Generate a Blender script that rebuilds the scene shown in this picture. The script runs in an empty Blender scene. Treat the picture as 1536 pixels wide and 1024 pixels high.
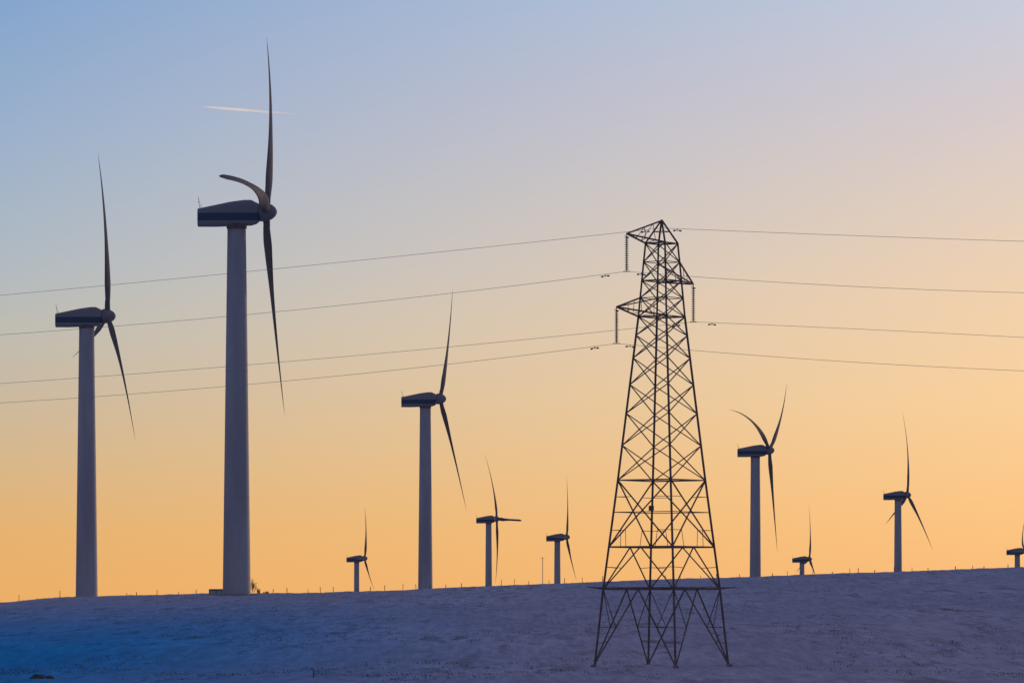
import bpy, bmesh, math, random
import numpy as np
from mathutils import Vector, noise
random.seed(7)
F=6400.0; CX=768.0; HY=905.0; CAMZ=8.0
def P(px,py,D): return Vector(((px-CX)/F*D, D, CAMZ+(HY-py)/F*D))
scene=bpy.context.scene
scene.view_settings.view_transform='Standard'; scene.view_settings.look='None'; scene.view_settings.exposure=0
def lin(c):
    return tuple([(v/255/12.92 if v/255<=0.04045 else ((v/255+0.055)/1.055)**2.4) for v in c])+(1.0,)

# ---------------- camera
cam=bpy.data.cameras.new("camera"); co=bpy.data.objects.new("camera",cam); scene.collection.objects.link(co)
ZK,ZX,ZY=1.0,768,512
cam.sensor_width=36; cam.lens=150*ZK; cam.shift_x=(ZX-768)/1536*ZK; cam.shift_y=(HY-ZY)/1536.0*ZK
cam.clip_start=1; cam.clip_end=200000
co.location=(0,0,CAMZ); co.rotation_euler=(math.radians(90),0,0); scene.camera=co

# ---------------- materials
def newmat(name):
    m=bpy.data.materials.new(name); m.use_nodes=True
    nt=m.node_tree; return m,nt,nt.nodes["Principled BSDF"]
def simple(name,c1,c2,scale,rough=0.6,metal=0.0,stretch=(1,1,1),bump=0.0):
    m,nt,b=newmat(name); N=nt.nodes; L=nt.links
    tc=N.new("ShaderNodeTexCoord"); mp=N.new("ShaderNodeMapping"); mp.inputs["Scale"].default_value=stretch
    no=N.new("ShaderNodeTexNoise"); no.inputs["Scale"].default_value=scale; no.inputs["Detail"].default_value=6
    r=N.new("ShaderNodeValToRGB"); r.color_ramp.elements[0].position=0.35; r.color_ramp.elements[1].position=0.68
    r.color_ramp.elements[0].color=(*c1,1); r.color_ramp.elements[1].color=(*c2,1)
    L.new(tc.outputs["Object"],mp.inputs[0]); L.new(mp.outputs[0],no.inputs["Vector"]); L.new(no.outputs["Fac"],r.inputs[0]); L.new(r.outputs[0],b.inputs["Base Color"])
    b.inputs["Roughness"].default_value=rough; b.inputs["Metallic"].default_value=metal
    if bump:
        bp=N.new("ShaderNodeBump"); bp.inputs["Strength"].default_value=bump; L.new(no.outputs["Fac"],bp.inputs["Height"]); L.new(bp.outputs[0],b.inputs["Normal"])
    return m
M_tower=simple("tower_paint",(.47,.44,.42),(.60,.57,.54),0.35,0.6,0,(1,1,.15))
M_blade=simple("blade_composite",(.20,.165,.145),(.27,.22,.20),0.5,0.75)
M_spin=simple("spinner_paint",(.26,.24,.22),(.34,.31,.28),0.5,0.7)
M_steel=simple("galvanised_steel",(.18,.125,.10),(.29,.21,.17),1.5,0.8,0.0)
M_wire=simple("conductor_aluminium",(.55,.52,.50),(.65,.62,.60),1.0,0.7,0.0)
M_ins=simple("insulator_glass",(.06,.045,.04),(.10,.08,.07),3,0.4)
M_post=simple("weathered_wood",(.10,.08,.06),(.18,.14,.10),3,0.9)
M_conc=simple("concrete",(.22,.22,.22),(.34,.33,.33),1.2,0.9)
M_kiosk=simple("kiosk_paint",(.24,.24,.24),(.30,.30,.30),1,0.6)
M_grass=simple("dry_grass",(.12,.09,.07),(.24,.18,.14),0.6,0.95)
M_rock=simple("rock",(.05,.05,.05),(.14,.13,.12),1.5,0.95)
# nacelle with stripe
M_nac,nt,b=newmat("nacelle_paint"); N=nt.nodes; L=nt.links
tc=N.new("ShaderNodeTexCoord"); sp=N.new("ShaderNodeSeparateXYZ"); L.new(tc.outputs["Object"],sp.inputs[0])
a=N.new("ShaderNodeMath"); a.operation='GREATER_THAN'; a.inputs[1].default_value=-1.45; L.new(sp.outputs[2],a.inputs[0])
c=N.new("ShaderNodeMath"); c.operation='LESS_THAN'; c.inputs[1].default_value=-0.25; L.new(sp.outputs[2],c.inputs[0])
mu=N.new("ShaderNodeMath"); mu.operation='MULTIPLY'; L.new(a.outputs[0],mu.inputs[0]); L.new(c.outputs[0],mu.inputs[1])
mx=N.new("ShaderNodeMix"); mx.data_type='RGBA'; L.new(mu.outputs[0],mx.inputs[0]); mx.inputs[6].default_value=(.34,.31,.30,1); mx.inputs[7].default_value=(.07,.11,.16,1)
L.new(mx.outputs[2],b.inputs["Base Color"]); b.inputs["Roughness"].default_value=0.6

# ---------------- mesh helpers
def mkobj(name,verts,faces,mat,parent=None,loc=(0,0,0),smooth=False):
    me=bpy.data.meshes.new(name); me.from_pydata([tuple(v) for v in verts],[],faces); me.update()
    if smooth: me.polygons.foreach_set("use_smooth",[True]*len(me.polygons))
    if mat: me.materials.append(mat)
    o=bpy.data.objects.new(name,me); scene.collection.objects.link(o); o.location=loc
    if parent: o.parent=parent
    return o
def loft(rings,cap=True,V=None,Fc=None):
    V=[] if V is None else V; Fc=[] if Fc is None else Fc
    n=len(rings[0]); b0=len(V)
    for r in rings: V.extend(r)
    for i in range(len(rings)-1):
        for j in range(n):
            k=(j+1)%n
            Fc.append((b0+i*n+j,b0+i*n+k,b0+(i+1)*n+k,b0+(i+1)*n+j))
    if cap:
        Fc.append(tuple(b0+j for j in reversed(range(n)))); Fc.append(tuple(b0+(len(rings)-1)*n+j for j in range(n)))
    return V,Fc
def beam(V,Fc,p,q,w,n=4):
    p=Vector(p); q=Vector(q); t=(q-p).normalized()
    up=Vector((0,0,1)) if abs(t.z)<.95 else Vector((1,0,0))
    a=t.cross(up).normalized(); b=t.cross(a)
    ring=[]
    for e in (p,q):
        ring.append([e+(a*math.cos(2*math.pi*(j+.5)/n)+b*math.sin(2*math.pi*(j+.5)/n))*w*(.7071 if n==4 else .5) for j in range(n)])
    loft(ring,True,V,Fc)
def empty(name,loc):
    o=bpy.data.objects.new(name,None); o.empty_display_size=2; scene.collection.objects.link(o); o.location=loc; return o

# ---------------- terrain
sk=[(-3000,930),(-800,915),(0,903),(60,899),(100,894),(200,892),(310,889),(450,888),(600,885),(740,879),(840,875),(920,872),(1130,865),(1350,857),(1536,851),(2400,835),(4500,850)]
skx=[(p-CX)/F*700 for p,_ in sk]; skz=[(HY-q)/F*700 for _,q in sk]
dy=[0,700,760,890,1190,1444,1925,2300,2800,6000,60000]; dz=[0,0,-.35,-1.6,-6,-11,-17,-22,-38,-90,-900]
def ground(x,y,nz=True):
    yy=max(y,60.0); xr=x*700/max(yy,700)
    r=float(np.interp(xr,skx,skz))
    t=min(max((y-288)/412,0),1)
    base=-4.25+(0.0 if y>288 else (y-288)*0.0006)
    z=base+(r-base)*t+float(np.interp(y,dy,dz))
    if nz and -400<x<400 and 100<y<1300:
        z+=0.10*noise.noise(Vector((x*.11,y*.035,3)))+0.35*noise.noise(Vector((x*.02,y*.012,9)))*(1 if y>330 else .4)
        z+=0.08*noise.noise(Vector((x*.5,y*.22,1)))+0.07*noise.noise(Vector((x*1.3,y*.5,7)))
    return z+CAMZ
xs=np.concatenate([[-40000,-15000,-6000,-2500,-1200,-600,-300,-160],np.linspace(-100,100,451),[160,300,600,1200,2500,6000,15000,40000]])
ys=np.concatenate([[-3000,-800,-200,0,80,150,190],np.linspace(215,420,300),np.linspace(421.5,760,260),np.linspace(770,1300,60),[1400,1600,1925,2300,2800,3500,4500,6000,9000,15000,30000,60000]])
V=[];Fc=[]
for y in ys:
    for x in xs: V.append((x,y,ground(x,y)))
nx=len(xs)
for j in range(len(ys)-1):
    for i in range(nx-1): Fc.append((j*nx+i,j*nx+i+1,(j+1)*nx+i+1,(j+1)*nx+i))
M_snow,nt,b=newmat("wind_blown_snow"); N=nt.nodes; L=nt.links
geo=N.new("ShaderNodeNewGeometry"); sp=N.new("ShaderNodeSeparateXYZ"); L.new(geo.outputs["Position"],sp.inputs[0])
def noi(scale,stretch,detail=8,rough=.6):
    mp=N.new("ShaderNodeMapping"); mp.inputs["Scale"].default_value=stretch; L.new(geo.outputs["Position"],mp.inputs[0])
    n=N.new("ShaderNodeTexNoise"); n.inputs["Scale"].default_value=scale; n.inputs["Detail"].default_value=detail; n.inputs["Roughness"].default_value=rough
    L.new(mp.outputs[0],n.inputs["Vector"]); return n
def ramp(src,p0,p1,c0,c1):
    r=N.new("ShaderNodeValToRGB"); r.color_ramp.elements[0].position=p0; r.color_ramp.elements[1].position=p1
    r.color_ramp.elements[0].color=c0; r.color_ramp.elements[1].color=c1; L.new(src,r.inputs[0]); return r
def mixc(f,a,b_,mode='MIX'):
    m=N.new("ShaderNodeMix"); m.data_type='RGBA'; m.blend_type=mode
    for s,i in ((f,0),(a,6),(b_,7)):
        if hasattr(s,'links'): L.new(s,m.inputs[i])
        else: m.inputs[i].default_value=s
    return m.outputs[2]
n1=noi(.45,(1,.12,1),7,.62); n2=noi(.07,(1,.25,1)); n3=noi(1.3,(1,.07,1),6,.7)
W=(1,1,1,1); K=(0,0,0,1)
# light tint painted into snow colour: cold blue near left, mauve at right
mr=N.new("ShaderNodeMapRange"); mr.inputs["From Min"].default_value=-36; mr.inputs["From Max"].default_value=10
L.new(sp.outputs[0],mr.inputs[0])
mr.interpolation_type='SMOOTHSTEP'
light_tint=mixc(mr.outputs[0],(.01,.48,.92,1),(.80,.66,.72,1))
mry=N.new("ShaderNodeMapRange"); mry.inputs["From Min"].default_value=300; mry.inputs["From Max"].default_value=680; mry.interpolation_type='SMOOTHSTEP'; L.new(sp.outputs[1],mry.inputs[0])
light_tint2=mixc(mry.outputs[0],light_tint,(.76,.68,.76,1))
v=mixc(ramp(n2.outputs["Fac"],.38,.62,K,W).outputs[0],mixc(1.0,light_tint2,(.80,.82,.85,1),'MULTIPLY'),light_tint2)
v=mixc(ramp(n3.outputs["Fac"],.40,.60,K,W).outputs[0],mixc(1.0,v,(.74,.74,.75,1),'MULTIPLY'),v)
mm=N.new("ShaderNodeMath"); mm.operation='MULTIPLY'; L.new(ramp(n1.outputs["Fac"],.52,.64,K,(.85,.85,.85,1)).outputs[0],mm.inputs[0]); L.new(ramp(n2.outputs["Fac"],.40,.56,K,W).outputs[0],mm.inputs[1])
v=mixc(mm.outputs[0],v,mixc(1.0,light_tint2,(.46,.42,.40,1),'MULTIPLY'))
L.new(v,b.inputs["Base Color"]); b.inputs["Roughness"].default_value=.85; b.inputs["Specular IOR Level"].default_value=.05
bp=N.new("ShaderNodeBump"); bp.inputs["Strength"].default_value=.9; bp.inputs["Distance"].default_value=.5; L.new(n1.outputs["Fac"],bp.inputs["Height"]); L.new(bp.outputs[0],b.inputs["Normal"])
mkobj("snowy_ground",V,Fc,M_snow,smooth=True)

# ---------------- turbines
prof_t=[0,.04,.10,.2,.3,.45,.6,.8,.93,1.0]
prof_c=[1.25,1.2,1.4,2.2,2.05,1.6,1.25,.8,.45,.1]
prof_k=[1.0,.95,.62,.30,.24,.2,.18,.17,.16,.16]   # thickness ratio
def blade(par,idx,s,hub,tip,mid,sgn,wide=1.0,Lm=34.0):
    D=F/s; h=P(hub[0],hub[1],D)
    r2=((tip[0]-hub[0])**2+(tip[1]-hub[1])**2)/s/s
    dep=math.sqrt(max(Lm*Lm-r2,1.0))*sgn
    p0=Vector((0,0,0)); tp=P(tip[0],tip[1],D+dep)-h; md=P(mid[0],mid[1],D+dep*.5)-h
    c1=2*md-(p0+tp)/2
    rings=[]; n=12; M=48
    def pt(t): return (1-t)**2*p0+2*t*(1-t)*c1+t*t*tp
    for i in range(M+1):
        t=i/M; p=pt(t); T=(pt(min(t+.01,1))-pt(max(t-.01,0))).normalized()
        n1=T.cross(Vector((0,1,0)))
        n1=n1.normalized() if n1.length>1e-3 else Vector((0,0,1))
        n2=T.cross(n1).normalized()
        ch=float(np.interp(t,prof_t,prof_c)); th=ch*float(np.interp(t,prof_t,prof_k))
        tw=math.radians(float(np.interp(t,[0,.2,.5,1],[40,36,24,14])))*wide
        if wide>1.3 and t>.3:
            ch=max(ch,1.35*min(1,(1-t)*10+.45)); th=ch*.35; tw=math.radians(42)
        cd=n1*math.sin(tw)+n2*math.cos(tw); td=cd.cross(T).normalized()
        ring=[]
        for j in range(n):
            an=2*math.pi*j/n; x=math.cos(an); y=math.sin(an)*(1-.35*x if t>.1 else 1)
            ring.append(p+cd*(x*ch/2)+td*(y*th/2))
        rings.append(ring)
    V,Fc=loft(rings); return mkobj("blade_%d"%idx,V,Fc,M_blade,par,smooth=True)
def turbine(hub,nacpx,twr,blades,base_w=4.4,top_w=2.9,H=60):
    s=nacpx/12.6; D=F/s
    hp=P(hub[0],hub[1],D); e=empty("wind_turbine",hp)
    tx=(twr-hub[0])/s
    zb=min(-H, ground(hp.x+tx,hp.y)-hp.z-.0)-1.0
    n=48
    def rad(z): f=max((z+60)/58,0); return (base_w*(1-f)+top_w*f)/2
    def ring(r,z): return [Vector((tx+r*math.cos(2*math.pi*j/n),r*math.sin(2*math.pi*j/n),z)) for j in range(n)]
    V,Fc=loft([ring(rad(z),z) for z in [zb,-60]+list(np.linspace(-58,-2.0,15))])
    mkobj("tower",V,Fc,M_tower,e,smooth=True)
    V=[];Fc=[]
    for z in (-45,-25): loft([ring(rad(z)+.025,z-.06),ring(rad(z)+.025,z+.06)],True,V,Fc)
    mkobj("tower_flanges",V,Fc,M_tower,e)
    gz=ground(hp.x+tx,hp.y)-hp.z
    V=[];Fc=[]
    loft([ring(r,z) for r,z in ((3.2,gz-1),(3.2,gz+.15),(2.5,gz+.2))],True,V,Fc)
    mkobj("foundation",V,Fc,M_conc,e)
    rings=[]
    for x,zt,zbm,hw in [(-10.75,.35,-2.1,.95),(-10.7,.5,-2.3,1.15),(-8,1.05,-2.3,1.5),(-5.6,1.55,-2.2,1.65),(-3.4,1.85,-2.15,1.65),(-2.3,1.85,-2.1,1.6),(-1.5,1.45,-1.85,1.5),(-1.05,1.25,-1.45,1.35)]:
        rg=[]
        for j in range(28):
            an=2*math.pi*(j+.5)/28; cc=math.cos(an); ss=math.sin(an); ex=.38
            rg.append(Vector((x, hw*math.copysign(abs(cc)**ex,cc), (zt+zbm)/2+(zt-zbm)/2*math.copysign(abs(ss)**ex,ss))))
        rings.append(rg)
    V,Fc=loft(rings); na=mkobj("nacelle",V,Fc,M_nac,e)
    rings=[[Vector((x,r*math.cos(2*math.pi*j/24),r*math.sin(2*math.pi*j/24))) for j in range(24)] for x,r in [(-1.0,1.35),(-.95,1.5),(-.2,1.5),(.5,1.35),(1.0,1.1),(1.4,.78),(1.65,.4),(1.75,.05)]]
    V,Fc=loft(rings); mkobj("spinner",V,Fc,M_spin,e,smooth=True)
    V=[];Fc=[]; beam(V,Fc,(-10.4,.3,.4),(-10.7,.3,2.4),.07); beam(V,Fc,(-10.75,.3,1.6),(-10.35,.3,1.6),.05)
    beam(V,Fc,(-10.2,-.4,.5),(-10.2,-.4,1.2),.06)
    mkobj("wind_sensor_mast",V,Fc,M_steel,e)
    V=[];Fc=[]
    loft([ring(r,z) for r,z in ((1.6,-2.6),(1.6,-2.0))],True,V,Fc); mkobj("yaw_bearing",V,Fc,M_steel,e)
    for i,bl in enumerate(blades):
        blade(e,i+1,s,hub,*bl)
    return e,s,D
turbine((399,318),120,355,[((400,57),(406,186),1,.62),((427,622),(409,450),1),((331,265),(380,282),-1,1.45)])
turbine((161,474),91,130,[((147,231),(158.5,350),-1,.7),((203,660),(181,545),-1),((107,537),(134,510),1,1.3)],4.6,3.1)
turbine((660,598),68,638,[((679,433),(671,525),1,.8),((700,766),(677,665),1),((630,600),(650,599),1)],4.2,3.0)
turbine((745,778),36,733,[((727,680),(740,733),1,.8),((743,875),(746,828),1),((782,780),(763,779),-1,1.6)],4.0,3.0)
turbine((850,805),36,836,[((850,713),(851.5,765),1,.8),((865,871),(856,836),1),((832,806),(842,806),-1)],4.0,3.0)
turbine((1154,675),56,1133,[((1180,574),(1171,627),1),((1093,614),(1129,633),-1,1.3),((1166,827),(1159,740),-1)],4.1,3.1)
turbine((1361,742),42,1347,[((1353,615),(1361.5,678),-1,.8),((1399,824),(1378,775),-1),((1328,786),(1347,762),1,1.3)],4.0,3.0)
turbine((1214,838),30,1203,[((1213,756),(1215.5,800),-1),((1224,866),(1219,851),-1),((1193,858),(1205,846),1)],3.6,3.0)
turbine((547,837),32,535,[((547,760),(549,800),1),((562,886),(553,860),1),((530,840),(539,838),-1)],3.6,3.0)
turbine((1538,826),33,1526,[((1545,752),(1534,800),1),((1552,890),(1545,860),1),((1515,828),(1526,827),-1)],3.8,3.0)

# ---------------- pylon
S=F/288.0; pc=P(992.5,998,288.0); gz=ground(pc.x,pc.y)
pc.z=CAMZ+(HY-998)/F*288
pyl=empty("electricity_pylon",pc)
PH=math.radians(9.5)
TH=.76
def pb(V,Fc,p,q,w): beam(V,Fc,p,q,w*TH)
def Rm(py): return float(np.interp(py,[330,365,475,720,883,998],[1,24.5,35,66,88,102.5]))/S/math.cos(PH)
def Z(py): return (998-py)/S
def C(k,py,sc=1): 
    a=PH+k*math.pi/2; r=Rm(py)*sc; return Vector((r*math.cos(a),r*math.sin(a),Z(py)))
V=[];Fc=[]
lv=[998,883,820,720,668,620,577,537,503,475,447,421,393,365]
for k in range(4):
    for i in range(len(lv)-1): pb(V,Fc,C(k,lv[i]+(.5 if i else 14)),C(k,lv[i+1]-.5),.19 if lv[i]>475 else .16)
    pb(V,Fc,C(k,365),Vector((0,0,Z(330))),.14)
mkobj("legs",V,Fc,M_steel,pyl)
V=[];Fc=[]
for k in range(4):
    k2=(k+1)%4
    def A(py): return C(k,py)
    def B(py): return C(k2,py)
    for py,w in ((883,.15),(820,.14),(720,.1),(475,.1),(421,.09),(447,.06),(365,.1),(393,.06)): pb(V,Fc,A(py),B(py),w)
    pb(V,Fc,A(768),B(768),.07)
    m=(A(883)+B(883))/2
    pb(V,Fc,A(998),m,.1); pb(V,Fc,B(998),m,.1)
    qa=A(998).lerp(m,.5); qb=B(998).lerp(m,.5)
    pb(V,Fc,qa,A(940),.06); pb(V,Fc,qb,B(940),.06); pb(V,Fc,qa,A(883),.06); pb(V,Fc,qb,B(883),.06)
    qa2=A(998).lerp(m,.3); pb(V,Fc,qa2,A(963),.05); qb2=B(998).lerp(m,.3); pb(V,Fc,qb2,B(963),.05)
    m2=(A(820)+B(820))/2
    pb(V,Fc,A(883),m2,.09); pb(V,Fc,B(883),m2,.09)
    pb(V,Fc,A(850),A(883).lerp(m2,.5),.05); pb(V,Fc,B(850),B(883).lerp(m2,.5),.05)
    pb(V,Fc,A(820),B(720),.10); pb(V,Fc,B(820),A(720),.10)
    for a_,b_ in ((A,B),(B,A)):
        pb(V,Fc,a_(795),a_(820).lerp(b_(720),.25),.05)
        pb(V,Fc,a_(745),b_(820).lerp(a_(720),.75),.05)
        pb(V,Fc,a_(820).lerp(b_(820),.27),a_(820).lerp(b_(720),.27),.05)
    for i in range(3,len(lv)-1):
        y0,y1=lv[i],lv[i+1]; w=.075 if y0>475 else .07
        pb(V,Fc,A(y0),B(y1),w); pb(V,Fc,B(y0),A(y1),w)
    pb(V,Fc,A(347.5),B(347.5),.06)
for py in (883,820,720,475,421,365):
    pb(V,Fc,C(0,py),C(2,py),.06); 
for k in range(4):
    m=(C(k,883)+C((k+1)%4,883))/2; m_=(C((k+1)%4,883)+C((k+2)%4,883))/2; pb(V,Fc,m,m_,.08)
    qa=C(k,998).lerp(m,.32); qb=C(k,998).lerp((C(k,883)+C((k-1)%4,883))/2,.32); pb(V,Fc,qa,qb,.07)
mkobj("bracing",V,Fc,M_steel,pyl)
V=[];Fc=[]
for k in range(4):
    for j,(sc,zz) in enumerate(((1.08,0),(1.16,.06),(1.25,.12))):
        o=Vector((0,0,zz)); beam(V,Fc,C(k,883,sc)+o,C((k+1)%4,883,sc)+o,.03)
    pb(V,Fc,C(k,883),C(k,883,1.27)+Vector((0,0,.14)),.08)
    for f in (.15,.5,.85):
        pb(V,Fc,C(k,883).lerp(C((k+1)%4,883),f),C(k,883,1.25).lerp(C((k+1)%4,883,1.25),f)+Vector((0,0,.12)),.06)
mkobj("anti_climbing_guard",V,Fc,M_steel,pyl)
V=[];Fc=[]
for k in range(4):
    p=C(k,998); loft([[Vector((p.x+r*math.cos(math.pi/4+j*math.pi/2),p.y+r*math.sin(math.pi/4+j*math.pi/2),z)) for j in range(4)] for r,z in ((.3,-1.2),(.28,.06),(.15,.12))],True,V,Fc)
mkobj("footings",V,Fc,M_conc,pyl)
V=[];Fc=[]; p=C(3,763).lerp(C(2,763),.35); beam(V,Fc,p+Vector((0,-.12,-.17)),p+Vector((0,-.12,.17)),.34); mkobj("number_plate",V,Fc,M_steel,pyl)
aL=Vector((math.cos(math.radians(234.5)),math.sin(math.radians(234.5)),0))
def arm(name,length,sign,tip_py,low_py,up_py,ks):
    V=[];Fc=[]
    T=aL*sign*length; T.z=Z(tip_py)
    a,b=C(ks[0],low_py),C(ks[1],low_py)
    if up_py==330: ua=ub=Vector((0,0,Z(331)))
    else: ua,ub=C(ks[0],up_py),C(ks[1],up_py)
    for q in (a,b): pb(V,Fc,q,T,.13)
    pb(V,Fc,ua,T,.12)
    if up_py!=330: pb(V,Fc,ub,T,.1)
    n=4
    for i in range(n):
        f0,f1=i/n,(i+1)/n
        pb(V,Fc,a.lerp(T,f0),b.lerp(T,f1*.98),.05)
        if i in (1,2):
            pb(V,Fc,a.lerp(T,f0),ua.lerp(T,min(f0,.98)),.05); pb(V,Fc,b.lerp(T,f0),ub.lerp(T,min(f0,.98)),.05)
    mkobj(name,V,Fc,M_steel,pyl); return T
tUL=arm("crossarm_upper",2.45/.58,1,357,365,330,(2,3))
tR=arm("crossarm_middle",2.27/.58,-1,421,421,393,(0,1))
tLL=arm("crossarm_lower",3.15/.58,1,467,475,447,(2,3))
def string(name,T,py_end):
    V=[];Fc=[]; z0=T.z-.05; z1=Z(py_end); n=15
    beam(V,Fc,T,Vector((T.x,T.y,z1)),.05)
    for i in range(n):
        z=z0-.25-(z0-z1-.4)*i/(n-1)
        loft([[Vector((T.x+r*math.cos(2*math.pi*j/10),T.y+r*math.sin(2*math.pi*j/10),z+h)) for j in range(10)] for r,h in ((.04,.05),(.13,0),(.12,-.03),(.03,-.04))],True,V,Fc)
    beam(V,Fc,Vector((T.x-.22,T.y,z1)),Vector((T.x+.22,T.y,z1)),.06)
    beam(V,Fc,Vector((T.x-.15,T.y,z0-.1)),Vector((T.x+.15,T.y,z0-.22)),.05)
    mkobj(name,V,Fc,M_ins,pyl); return Vector((T.x,T.y,z1))
s1=string("insulator_string_1",tUL,413); s2=string("insulator_string_2",tR,478); s3=string("insulator_string_3",tLL,521)

# ---------------- power lines
def proj(w):
    return (CX+F*w.x/w.y, HY-F*(w.z-CAMZ)/w.y)
def line(att,left,right,damp=()):
    A=pc+att; ax,ay=proj(A); iD=1/A.y
    V=[];Fc=[]; pts=[]
    def quad(p0,p1,p2):
        co_=np.polyfit([p0[0],p1[0],p2[0]],[p0[1],p1[1],p2[1]],2); return lambda x: float(np.polyval(co_,x))
    ql=quad(left[0],left[1],(ax,ay)); qr=quad((ax,ay),right[0],right[1])
    iL=1/315.0; iR=1/272.0
    def at(x):
        if x<=ax: return P(x,ql(x),1/(iD+(iL-iD)*(ax-x)/ax))
        return P(x,qr(x),1/(iD+(iR-iD)*(x-ax)/(1536-ax)))
    xs_=list(np.linspace(-700,ax,60))+list(np.linspace(ax,2300,60))[1:]
    pts=[at(x) for x in xs_]
    rings=[]
    for i,p in enumerate(pts):
        t=(pts[min(i+1,len(pts)-1)]-pts[max(i-1,0)]).normalized(); a=t.cross(Vector((0,0,1))).normalized(); b=t.cross(a)
        rings.append([p-A+(a*math.cos(2*math.pi*j/6)+b*math.sin(2*math.pi*j/6))*.0145 for j in range(6)])
    V,Fc=loft(rings); o=mkobj("power_line",V,Fc,M_wire,None,A,smooth=True)
    for i,x in enumerate(damp):
        p=at(x)-A; q=at(x+6)-A; t=(q-p).normalized(); V=[];Fc=[]
        m=p+Vector((0,0,-.12)); beam(V,Fc,p,m,.05); beam(V,Fc,m-t*.25,m+t*.25,.04)
        for sg in (-1,1):
            beam(V,Fc,m+t*.17*sg,m+t*.31*sg+Vector((0,0,-.03)),.11,8)
        mkobj("vibration_damper_%d"%(i+1),V,Fc,M_ins,o)
line(Vector((0,0,Z(342))),[(0,443),(415,403)],[(1270,353),(1536,362)],(1016,968))
line(s1,[(0,502),(420,467)],[(1270,429),(1536,439)],(908,962))
line(s2,[(0,575),(420,543)],[(1300,494),(1536,506)],(1068,1014))
line(s3,[(0,604),(420,572)],[(1250,541),(1536,556)],(892,945))

# ---------------- fence, kiosk, shrub, mast, rocks
V=[];Fc=[]
D=722.0
for px in list(range(-60,60,30))+[88,183,210,240,268,292]+list(range(410,720,24))+list(range(748,900,25))+list(range(1000,1130,27))+list(range(1160,1340,22))+list(range(1372,1640,27)):
    px+=random.uniform(-7,7); x=(px-CX)/F*D; g=ground(x,D); h=random.uniform(.6,1.3)
    beam(V,Fc,(x,D,g-.5),(x+random.uniform(-.1,.1),D,g+h),random.uniform(.07,.12))
mkobj("fence_posts",V,Fc,M_post)
V=[];Fc=[]
x=(470-CX)/F*250; g=ground(x,250); beam(V,Fc,(x,250,g-.3),(x+.02,250,g+.45),.07); beam(V,Fc,(x,250,g+.42),(x+.02,250,g+.5),.1,8)
mkobj("marker_post",V,Fc,M_post)
def box(V,Fc,x0,x1,y0,y1,z0,z1,ins=0):
    loft([[Vector((a,b,z)) for a,b in ((x0+i,y0+i),(x1-i,y0+i),(x1-i,y1-i),(x0+i,y1-i))] for z,i in ((z0,0),(z1,ins))],True,V,Fc)
k0=P(325,889,676); g=ground(k0.x,676); kio=empty("transformer_kiosk",(k0.x,676,g))
V=[];Fc=[]; box(V,Fc,-1.2,1.2,-1,1,-.5,.85,.03); mkobj("cabinet",V,Fc,M_kiosk,kio)
V=[];Fc=[]; box(V,Fc,-1.32,1.32,-1.12,1.12,.853,1.0,.3); mkobj("roof",V,Fc,M_kiosk,kio)
V=[];Fc=[]; box(V,Fc,-1.1,-.05,-1.06,-1.0,.0,.75); box(V,Fc,.05,1.1,-1.06,-1.0,.0,.75); mkobj("doors",V,Fc,M_tower,kio)
def shrub(px,py,D,h,n,name="bare_shrub"):
    p=P(px,py,D); p.z=ground(p.x,D); V=[];Fc=[]
    def grow(a,d,l,w,dep):
        b=a+d*l; beam(V,Fc,a,b,w,3)
        if dep==0: return
        for _ in range(3):
            nd=(d+Vector((random.uniform(-.8,.8),random.uniform(-.8,.8),random.uniform(-.1,.4)))).normalized(); grow(a.lerp(b,random.uniform(.2,1)),nd,l*random.uniform(.55,.85),w*.75,dep-1)
    for _ in range(n):
        grow(Vector((random.uniform(-.4,.4),random.uniform(-.4,.4),-.1)),Vector((random.uniform(-.4,.4),random.uniform(-.4,.4),1)).normalized(),h*.34,.05,4)
    return mkobj(name,V,Fc,M_grass,None,p)
shrub(380,889,685,3.6,3); shrub(388,889,690,1.2,5); shrub(399,889,690,.8,5)
D=1500; p=P(814,835,D); gm=ground(p.x,D); e=empty("anemometer_mast",(p.x,D,gm)); h=p.z-gm
V=[];Fc=[]; beam(V,Fc,(0,0,-1),(0,0,h),.22,6); mkobj("pole",V,Fc,M_tower,e)
V=[];Fc=[]; beam(V,Fc,(-.5,0,h-.5),(.5,0,h-.5),.08); beam(V,Fc,(-.5,0,h-.5),(-.5,0,h-.1),.1); beam(V,Fc,(.5,0,h-.5),(.5,0,h-.1),.1); mkobj("boom",V,Fc,M_tower,e)
for px,D,r in ((57,247,.45),(75,246,.25)):
    bm=bmesh.new(); bmesh.ops.create_icosphere(bm,subdivisions=3,radius=r)
    for v in bm.verts: v.co*=1+.35*noise.noise(v.co*3+Vector((px,0,0))); v.co.z*=.55
    me=bpy.data.meshes.new("rock"); bm.to_mesh(me); bm.free(); me.materials.append(M_rock); o=bpy.data.objects.new("rock",me); scene.collection.objects.link(o)
    x=(px-CX)/F*D; o.location=(x,D,ground(x,D)+.05)
V=[];Fc=[]
def tuft(x,y,h,n):
    g=ground(x,y)
    for _ in range(n):
        ox,oy=random.gauss(0,h*2.2),random.gauss(0,h*2.2); w=.015+.02*random.random(); hh=h*random.uniform(.4,1.1); l=random.uniform(-.7,.7)*hh
        b=len(V); V.extend([(x+ox-w,y+oy,g-.03),(x+ox+w,y+oy,g-.03),(x+ox+l,y+oy,g+hh)]); Fc.append((b,b+1,b+2))
cnt=0
while cnt<4200:
    y=random.uniform(238,735); x=random.uniform(-.13,.13)*y
    if noise.noise(Vector((x*.09,y*.02,5)))<.02: continue
    tuft(x,y,random.choice((.05,.07,.09,.12,.18)),random.randint(3,8)); cnt+=1
mkobj("grass_tufts",V,Fc,M_grass)

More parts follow.
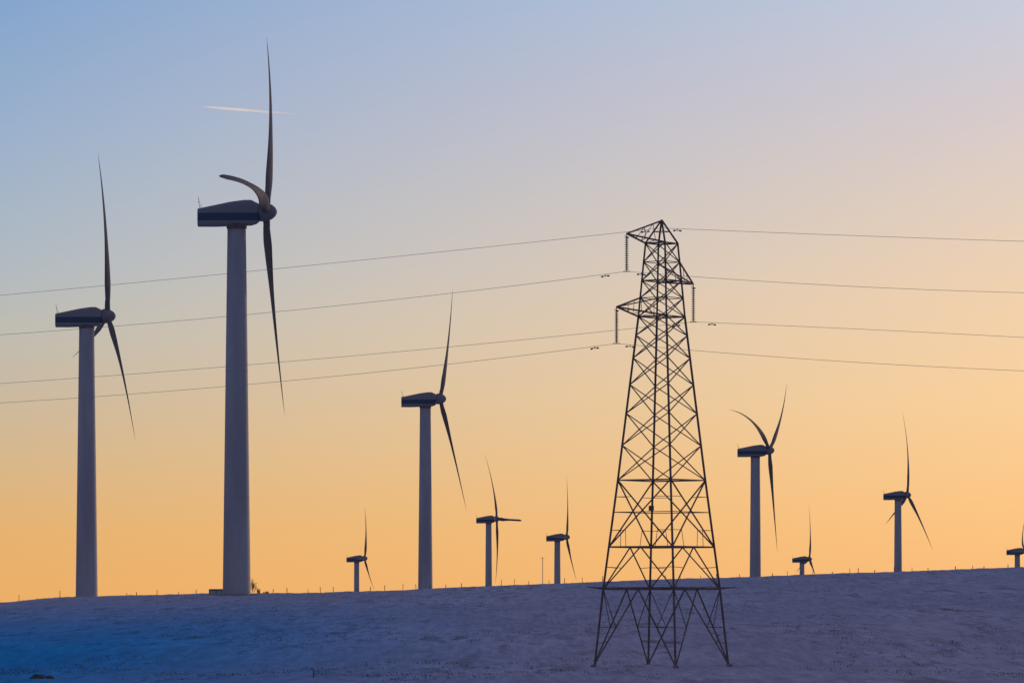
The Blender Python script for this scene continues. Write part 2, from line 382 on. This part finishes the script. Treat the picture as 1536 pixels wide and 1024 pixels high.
# ---------------- contrail (far vapour streak)
D=15000.0; a=P(303,160,D); b_=P(450,172,D); n=60; rings=[]
for i in range(n+1):
    t=i/n; p=a.lerp(b_,t)-a; w=D/F*(.3+1.9*math.sin(min(t*3.2,1)*math.pi/2)*(1-t)**.5)
    w*=1+.25*noise.noise(Vector((t*9,0,0))); p.z+=1.2*noise.noise(Vector((t*7,4,0)))
    rings.append([p+Vector((0,math.cos(2*math.pi*j/10)*w,math.sin(2*math.pi*j/10)*w)) for j in range(10)])
V,Fc=loft(rings)
m=bpy.data.materials.new("vapour"); m.use_nodes=True; nt=m.node_tree; N=nt.nodes; L=nt.links; N.clear()
out=N.new("ShaderNodeOutputMaterial"); mixs=N.new("ShaderNodeMixShader"); tr=N.new("ShaderNodeBsdfTransparent"); em=N.new("ShaderNodeEmission")
em.inputs[0].default_value=lin((240,214,200)); em.inputs[1].default_value=1.0
tc=N.new("ShaderNodeTexCoord"); sp=N.new("ShaderNodeSeparateXYZ"); L.new(tc.outputs["Generated"],sp.inputs[0])
r=N.new("ShaderNodeValToRGB"); L.new(sp.outputs[0],r.inputs[0])
r.color_ramp.elements[0].position=0; r.color_ramp.elements[0].color=(.12,.12,.12,1); r.color_ramp.elements[1].position=1; r.color_ramp.elements[1].color=(0,0,0,1)
for p_,v_ in ((.12,.33),(.45,.33),(.7,.18),(.9,.08)):
    e_=r.color_ramp.elements.new(p_); e_.color=(v_,v_,v_,1)
L.new(r.outputs[0],mixs.inputs[0]); L.new(tr.outputs[0],mixs.inputs[1]); L.new(em.outputs[0],mixs.inputs[2]); L.new(mixs.outputs[0],out.inputs[0])
mkobj("contrail",V,Fc,m,None,a,smooth=True)

# ---------------- world
SUN_AZ=math.radians(38); SUN_EL=math.radians(1.6)
w=bpy.data.worlds.new("World"); scene.world=w; w.use_nodes=True; nt=w.node_tree; N=nt.nodes; L=nt.links
bg=N["Background"]; bg.inputs[1].default_value=1.0
tc=N.new("ShaderNodeTexCoord"); sp=N.new("ShaderNodeSeparateXYZ"); L.new(tc.outputs["Generated"],sp.inputs[0])
def math_(op,a,b=None,clamp=False):
    m=N.new("ShaderNodeMath"); m.operation=op; m.use_clamp=clamp
    for i,s in enumerate((a,b)):
        if s is None: continue
        if hasattr(s,'links'): L.new(s,m.inputs[i])
        else: m.inputs[i].default_value=s
    return m.outputs[0]
t=math_('DIVIDE',sp.outputs[2],0.32,True)
def wr(stops):
    r=N.new("ShaderNodeValToRGB"); els=r.color_ramp.elements
    pts=[((HY-y)/2048.0,c) for y,c in stops]; pts.sort(key=lambda q:q[0])
    els[0].position=max(pts[0][0],0); els[0].color=lin(pts[0][1]); els[1].position=pts[-1][0]; els[1].color=lin(pts[-1][1])
    for p,c in pts[1:-1]:
        e=els.new(p); e.color=lin(c)
    L.new(t,r.inputs[0]); return r.outputs[0]
left=wr([(905,(236,174,102)),(800,(228,177,112)),(700,(214,181,136)),(600,(200,183,158)),(500,(187,186,178)),(400,(172,184,193)),(200,(149,174,204)),(0,(126,161,204)),(-400,(100,140,195)),(-1100,(70,100,160))])
right=wr([(905,(250,186,117)),(750,(251,198,134)),(600,(248,207,155)),(450,(240,208,173)),(300,(226,206,190)),(150,(212,202,206)),(0,(196,203,219)),(-400,(150,170,210)),(-1100,(80,105,160))])
az=math_('DIVIDE',sp.outputs[0],math_('MAXIMUM',sp.outputs[1],0.05))
f=math_('DIVIDE',math_('ADD',az,0.13),0.25,True)
mx=N.new("ShaderNodeMix"); mx.data_type='RGBA'; L.new(f,mx.inputs[0]); L.new(left,mx.inputs[6]); L.new(right,mx.inputs[7])
dt=math_('ADD',math_('MULTIPLY',sp.outputs[0],math.sin(math.radians(12))),math_('MULTIPLY',sp.outputs[1],math.cos(math.radians(12))))
mrn=N.new("ShaderNodeMapRange"); mrn.interpolation_type='SMOOTHSTEP'; mrn.inputs["From Min"].default_value=.25; mrn.inputs["From Max"].default_value=.92; L.new(dt,mrn.inputs[0])
mx2=N.new("ShaderNodeMix"); mx2.data_type='RGBA'; L.new(mrn.outputs[0],mx2.inputs[0]); mx2.inputs[6].default_value=(.104,.124,.225,1); L.new(mx.outputs[2],mx2.inputs[7])
sky=N.new("ShaderNodeTexSky"); sky.sky_type='NISHITA'; sky.sun_disc=False; sky.sun_elevation=SUN_EL; sky.sun_rotation=SUN_AZ
ad=N.new("ShaderNodeMix"); ad.data_type='RGBA'; ad.blend_type='ADD'; ad.inputs[0].default_value=0.003
L.new(mx2.outputs[2],ad.inputs[6]); L.new(sky.outputs[0],ad.inputs[7]); L.new(ad.outputs[2],bg.inputs[0])
# sun
sl=bpy.data.lights.new("sun",'SUN'); sl.energy=0.4; sl.angle=math.radians(.5); sl.color=(1,.72,.45)
so=bpy.data.objects.new("sun",sl); scene.collection.objects.link(so)
d=Vector((math.sin(SUN_AZ)*math.cos(SUN_EL),math.cos(SUN_AZ)*math.cos(SUN_EL),math.sin(SUN_EL)))
so.rotation_euler=d.to_track_quat('Z','Y').to_euler(); so.location=(0,0,100)
print("pylon ground",gz,pc.z)
